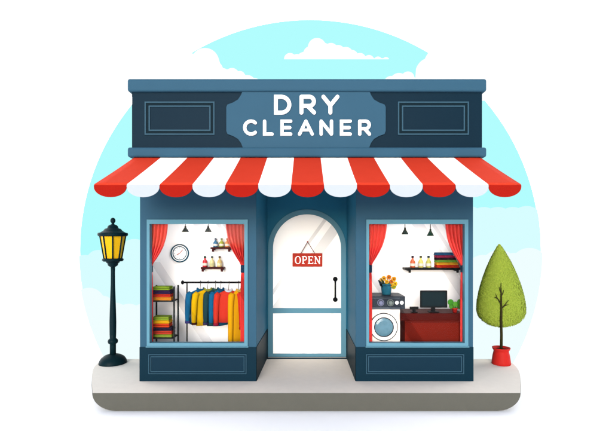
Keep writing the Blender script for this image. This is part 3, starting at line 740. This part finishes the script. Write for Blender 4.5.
# little plant
yp2 = yq + .11; x = ax(454.8, yp2); s = (yp2 + D) / F
pp = thing('flower_pot', 'small red flower pot on the end of the counter', 'pot', (x, yp2, zt3)); ph = 4.4 * s
b = B(); b.lathe([(2.0 * s, zt3 + .0005), (2.5 * s, zt3 + ph * .75), (2.9 * s, zt3 + ph * .76), (2.9 * s, zt3 + ph), (2.4 * s, zt3 + ph), (2.3 * s, zt3 + ph * .85)], x, yp2, 22); b.done('body', POT, pp)
b = B(); b.lathe([(2.28 * s, zt3 + ph * .84), (2.28 * s, zt3 + ph * .88)], x, yp2, 18); b.done('soil', SOIL, pp)
sp = thing('pot_plant', 'round leaved green plant in the small red pot', 'plant', (x, yp2, zt3 + ph * .88))
for i, (px, py, r, c) in enumerate(((450.6, 302.2, 3.0, '43962A'), (460.0, 302.0, 3.0, '3F9028'), (455.4, 304.2, 2.7, '5BA733'), (451.6, 306.2, 2.7, '529E30'), (459.6, 306.4, 2.7, '4A992D'))):
    yy = yp2 - .03 + .012 * i; cx, cz = at(px, py, yy); b = B(); b.ball((cx, yy, cz), r * s, sy=.22, sz=1.0)
    lf = b.done('leaf', mat('round_leaf_' + c, c, .5, var=.1, scale=20), sp)
    b = B(); b.tube([(cx, yy + .006, cz - r * s * .5), ((cx + x) / 2, yp2, (cz + zt3 + ph) / 2), (x, yp2, zt3 + ph * .86)], .006, 6); b.done('stem', mat('stem_green', '4C7A30', .8), sp)
# black shelf
z, y = shelf(405, 462.6, 267.9, 270.0, (410, 458), 'long black wall shelf with bottles and folded cloths', BLACK, y0=.78)
for px, c, lb, cp_ in ((412.6, 'D9673A', 'orange bottle on the long black shelf', '3A2A3A'), (420.8, 'F0DE7A', 'pale yellow bottle in the middle of the long black shelf', '5A5A44'), (428.6, 'D8D46E', 'greenish yellow bottle beside the cloths on the long black shelf', '3C4A52')):
    bottle(px, z, y + .08, 5.2, 12, c, lb, cp_)
g = 'folded cloths on the black shelf'
stack([(436.6, 459.5, 2.9, 'D9391F', 'orange-red folded cloth lying on the black shelf, bottom of the stack'), (436.6, 458.6, 2.5, 'F6AE2C', 'golden folded cloth in the black shelf stack'), (436.6, 457.5, 2.5, '7DB23E', 'green folded cloth in the black shelf stack'),
       (436.4, 456.5, 2.3, '3A1E2A', 'very dark folded cloth in the black shelf stack'), (436.4, 455.5, 2.2, 'B8345A', 'magenta folded cloth under the blue one on the black shelf'), (436.2, 454.0, 2.9, '2E5F8C', 'blue folded cloth on top of the black shelf stack')], y + .02, y + .19, z, g)

# ------------------------------------------------------------------ street lamp
yL = 1.02; xL = ax(112.9, yL); s = (yL + D) / F * .97
lamp = thing('street_lamp', 'dark green iron street lamp with amber lantern on the pavement', 'street lamp', (xL, yL, 0))
def zl(py): return az(py, yL)
b = B(); b.lathe([(13.6 * s, 0.001), (13.6 * s, .02), (12.9 * s, .06), (11.2 * s, .105), (8.2 * s, .14), (5.4 * s, .158), (4.2 * s, .166)], xL, yL, 40); b.done('base', IRON, lamp)
b = B(); b.lathe([(3.0 * s, .15), (3.0 * s, zl(346)), (3.0 * s, zl(344)), (4.6 * s, zl(342.8)), (5.0 * s, zl(341.2)), (4.6 * s, zl(339.6)), (3.0 * s, zl(338.2)), (3.2 * s, zl(334)), (3.3 * s, zl(322)), (3.0 * s, zl(310)), (2.6 * s, zl(298)), (2.1 * s, zl(284)), (2.0 * s, zl(272)), (2.2 * s, zl(266.5))], xL, yL, 28); b.done('post', IRON, lamp)
b = B(); b.lathe([(2.4 * s, zl(267)), (4.6 * s, zl(265.5)), (5.4 * s, zl(263)), (6.4 * s, zl(262.6)), (6.6 * s, zl(261.5)), (9.4 * s, zl(261.3)), (10.4 * s, zl(260)), (10.0 * s, zl(258.6)), (8.6 * s, zl(258.2))], xL, yL, 32); b.done('collar', IRON, lamp)
n = 8; rt, rb, z1, z0 = 12.2 * s, 8.3 * s, zl(236), zl(258.2)
b = B(); b.lathe([(rb * .97, z0), (rt * .97, z1)], xL, yL, n, smooth=False); 
for v in b.bm.verts: 
    p = Vector((v.co.x - xL, v.co.y - yL, 0)); p.rotate(Matrix.Rotation(PI / 8, 3, 'Z')); v.co.x, v.co.y = xL + p.x, yL + p.y
lant = b.done('lantern_glass', AMBER, lamp)
for i in range(n):
    a = 2 * PI * i / n + PI / 8; b = B()
    b.tube([(xL + rb * math.cos(a), yL + rb * math.sin(a), z0 - .005), (xL + rt * math.cos(a), yL + rt * math.sin(a), z1 + .005)], .014, 8); b.done('glazing_bar', IRON, lant)
b = B(); b.lathe([(12.0 * s, zl(236.4)), (13.8 * s, zl(236.2)), (14.6 * s, zl(234.8)), (14.3 * s, zl(233.0)), (12.2 * s, zl(232.6)), (9.2 * s, zl(230.8)), (7.6 * s, zl(228.8)), (5.4 * s, zl(228.2)), (5.0 * s, zl(226.6)), (3.8 * s, zl(225.2)), (1.4 * s, zl(224.2)), (1.3 * s, zl(223.2))], xL, yL, 32); b.done('lantern_roof', IRON, lamp)
b = B(); b.ball((xL, yL, zl(220.6)), 2.5 * s, sz=1.2); b.tube([(xL, yL, zl(224.4)), (xL, yL, zl(222))], 1.3 * s, 10); b.done('finial', IRON, lamp)

# ------------------------------------------------------------------ tree in its pot
yT = .96; xT = ax(501.2, yT); s = (yT + D) / F * .97
pot = thing('plant_pot', 'red flared plant pot standing on the pavement', 'pot', (xT, yT, 0))
hp = az(347.4, yT)
b = B(); b.lathe([(9.0 * s, .001), (9.4 * s, .012), (9.2 * s, .05), (8.4 * s, hp * .5), (7.5 * s, hp * .74), (7.3 * s, hp * .82), (8.4 * s, hp * .9), (8.9 * s, hp), (8.1 * s, hp), (6.5 * s, hp * .87)], xT, yT, 36); b.done('body', POT, pot)
b = B(); b.lathe([(6.6 * s, hp * .84), (6.6 * s, hp * .88)], xT, yT, 24); b.done('soil', SOIL, pot)
tree = thing('tree', 'small teardrop shaped green tree growing in the red pot', 'tree', (xT, yT, hp * .86))
xC = ax(501.0, yT)
prof = [(244, .0), (247, 2.6), (252, 5.6), (260, 9.9), (268, 13.6), (276, 16.7), (284, 19.4), (292, 21.6), (300, 23.2), (307, 24.0), (312, 23.8), (317, 21.8), (321, 18.2), (324, 13.2), (326, 6.5), (326.8, 0)]
def crad(z):
    py = HY - (z - EYE) * F / (yT + D)
    for (a, u), (c, v) in zip(prof, prof[1:]):
        if a <= py <= c: return (u + (v - u) * (py - a) / (c - a)) * (yT + D) / F
    return 0
DEP = .72
zc0, zc1 = az(326.6, yT), az(244.3, yT)
def lean(z): t = (z - zc0) / (zc1 - zc0); return -.03 * t * t
b = B()
NR = 26; rings = []
for i in range(NR + 1):
    z = zc0 + (zc1 - zc0) * (.5 - .5 * math.cos(PI * i / NR)); r = max(.004, crad(z) * .968)
    rings.append([b.bm.verts.new((xC + lean(z) + r * math.cos(a) * (1 + .012 * math.sin(7 * a + z * 9)), yT + DEP * r * math.sin(a) * (1 + .012 * math.sin(5 * a + z * 7)), z)) for a in [2 * PI * j / 40 for j in range(40)]])
for a, c in zip(rings, rings[1:]):
    for j in range(40): b.bm.faces.new((a[j], a[(j + 1) % 40], c[(j + 1) % 40], c[j])).smooth = True
b.bm.faces.new(rings[0]); b.bm.faces.new(rings[-1][::-1])
rnd = random.Random(3)
Nl = 0
while Nl < 9000:
    z = zc0 + (zc1 - zc0) * rnd.random(); r = crad(z)
    if rnd.random() > r / .45: continue
    a = rnd.random() * 2 * PI; q = .972 + .024 * rnd.random()
    p = Vector((xC + lean(z) + r * q * math.cos(a), yT + DEP * r * q * math.sin(a), z))
    nrm = Vector((math.cos(a), math.sin(a) / DEP, .25)).normalized()
    nrm = (nrm + Vector((rnd.uniform(-.22, .22), rnd.uniform(-.22, .22), rnd.uniform(-.22, .22)))).normalized()
    u = nrm.cross(Vector((rnd.uniform(-1, 1), rnd.uniform(-1, 1), rnd.uniform(-1, 1)))).normalized(); v = nrm.cross(u)
    L, Wl = rnd.uniform(.016, .028), rnd.uniform(.009, .014)
    f = b.bm.faces.new([b.bm.verts.new(p + u * L), b.bm.verts.new(p + v * Wl + nrm * .003), b.bm.verts.new(p - u * L), b.bm.verts.new(p - v * Wl + nrm * .003)])
    f.material_index = 1 + (Nl % 2); Nl += 1
LEAF0 = mat('foliage_olive', '8FA33C', .8, k=.66, var=.12, scale=2.2, bump=.15); LEAF1 = mat('leaf_olive', '96AA40', .7, k=.66, var=.12, scale=3.0); LEAF2 = mat('leaf_deep_olive', '8FA53A', .7, k=.66, var=.12, scale=3.0)
b.done('crown', [LEAF0, LEAF1, LEAF2], tree)
def front(px, py, off=.012):
    x, z = at(px, py, yT - .3); r = crad(z); dx = x - xC
    x = (px - HX) / F * (yT + D - DEP * math.sqrt(max(0, r * r - dx * dx)))
    dx = min(abs(x - xC), r * .98)
    y = yT - DEP * math.sqrt(max(0, r * r - dx * dx)) * 1.03 - off if r > 0 else yT
    Z = y + D; return ((px - HX) / F * Z, y, EYE + (HY - py) / F * Z)
b = B()
tp = [(xT, yT, hp * .86), (xT, yT - .01, az(335, yT)), front(501.2, 324.5, -.02)] + [front(501.2 + .25 * math.sin(py), py) for py in (320, 315, 310, 304, 298, 292, 287, 282.5)]
b.tube(tp, [.025, .023, .022, .021, .019, .017, .015, .013, .010, .007, .003], 10)
trunk = b.done('trunk', BARK, tree)
for pts in ([(501.3, 309), (504, 306), (506.8, 302.5), (508.8, 300)], [(501, 303.5), (499, 300.5), (497, 297.5), (495.6, 293.5)], [(501.2, 296), (503, 293), (503.8, 290)], [(504, 306), (506.5, 305), (508.5, 304.6)], [(497.6, 298.4), (496, 297.6), (494.6, 297.2)], [(501.2, 292.5), (499.8, 289.5), (499.4, 287)]):
    b = B(); m = len(pts); b.tube([front(*p) for p in pts], [.012 - .009 * i / (m - 1) for i in range(m)], 8); b.done('limb', BARK, trunk)

# ------------------------------------------------------------------ camera, light, render settings
sc_ = bpy.context.scene
cam = bpy.data.cameras.new('camera'); co = bpy.data.objects.new('camera', cam); C.objects.link(co)
co.location = (0, -D, EYE); co.rotation_euler = (PI / 2, 0, 0)
cam.sensor_width = 36; cam.lens = 36 * F / 612; cam.clip_end = 600
cam.shift_y = (HY - 215.5) / 612
cam.shift_x = 0
sc_.camera = co

EL, AZ = math.radians(13.5), math.radians(8)
sd = Vector((-math.sin(AZ) * math.cos(EL), -math.cos(AZ) * math.cos(EL), math.sin(EL)))
sun = bpy.data.lights.new('sun', 'SUN'); so = bpy.data.objects.new('sun', sun); C.objects.link(so)
sun.energy = 1.9; sun.angle = math.radians(28); sun.color = (1, .98, .95)
so.rotation_euler = sd.to_track_quat('Z', 'Y').to_euler(); so.location = (-4, -20, 8)
w = bpy.data.worlds.new('World'); sc_.world = w; w.use_nodes = True
nt = w.node_tree; bg = nt.nodes['Background']; sk = nt.nodes.new('ShaderNodeTexSky')
sk.sky_type = 'NISHITA'; sk.sun_disc = False; sk.sun_elevation = EL; sk.sun_rotation = PI + AZ
sk.air_density = .7; sk.dust_density = .6; sk.ozone_density = .5
nt.links.new(sk.outputs[0], bg.inputs['Color']); bg.inputs['Strength'].default_value = .15
vs_ = sc_.view_settings; vs_.view_transform = 'Standard'; vs_.look = 'None'; vs_.exposure = EXPOSURE; vs_.gamma = 1; vs_.use_curve_mapping = False
sc_.render.engine = 'CYCLES'
cy = sc_.cycles; cy.use_denoising = True; cy.max_bounces = 10; cy.diffuse_bounces = 5; cy.transparent_max_bounces = 16; cy.glossy_bounces = 3; cy.caustics_reflective = False; cy.caustics_refractive = False
sc_.render.film_transparent = False
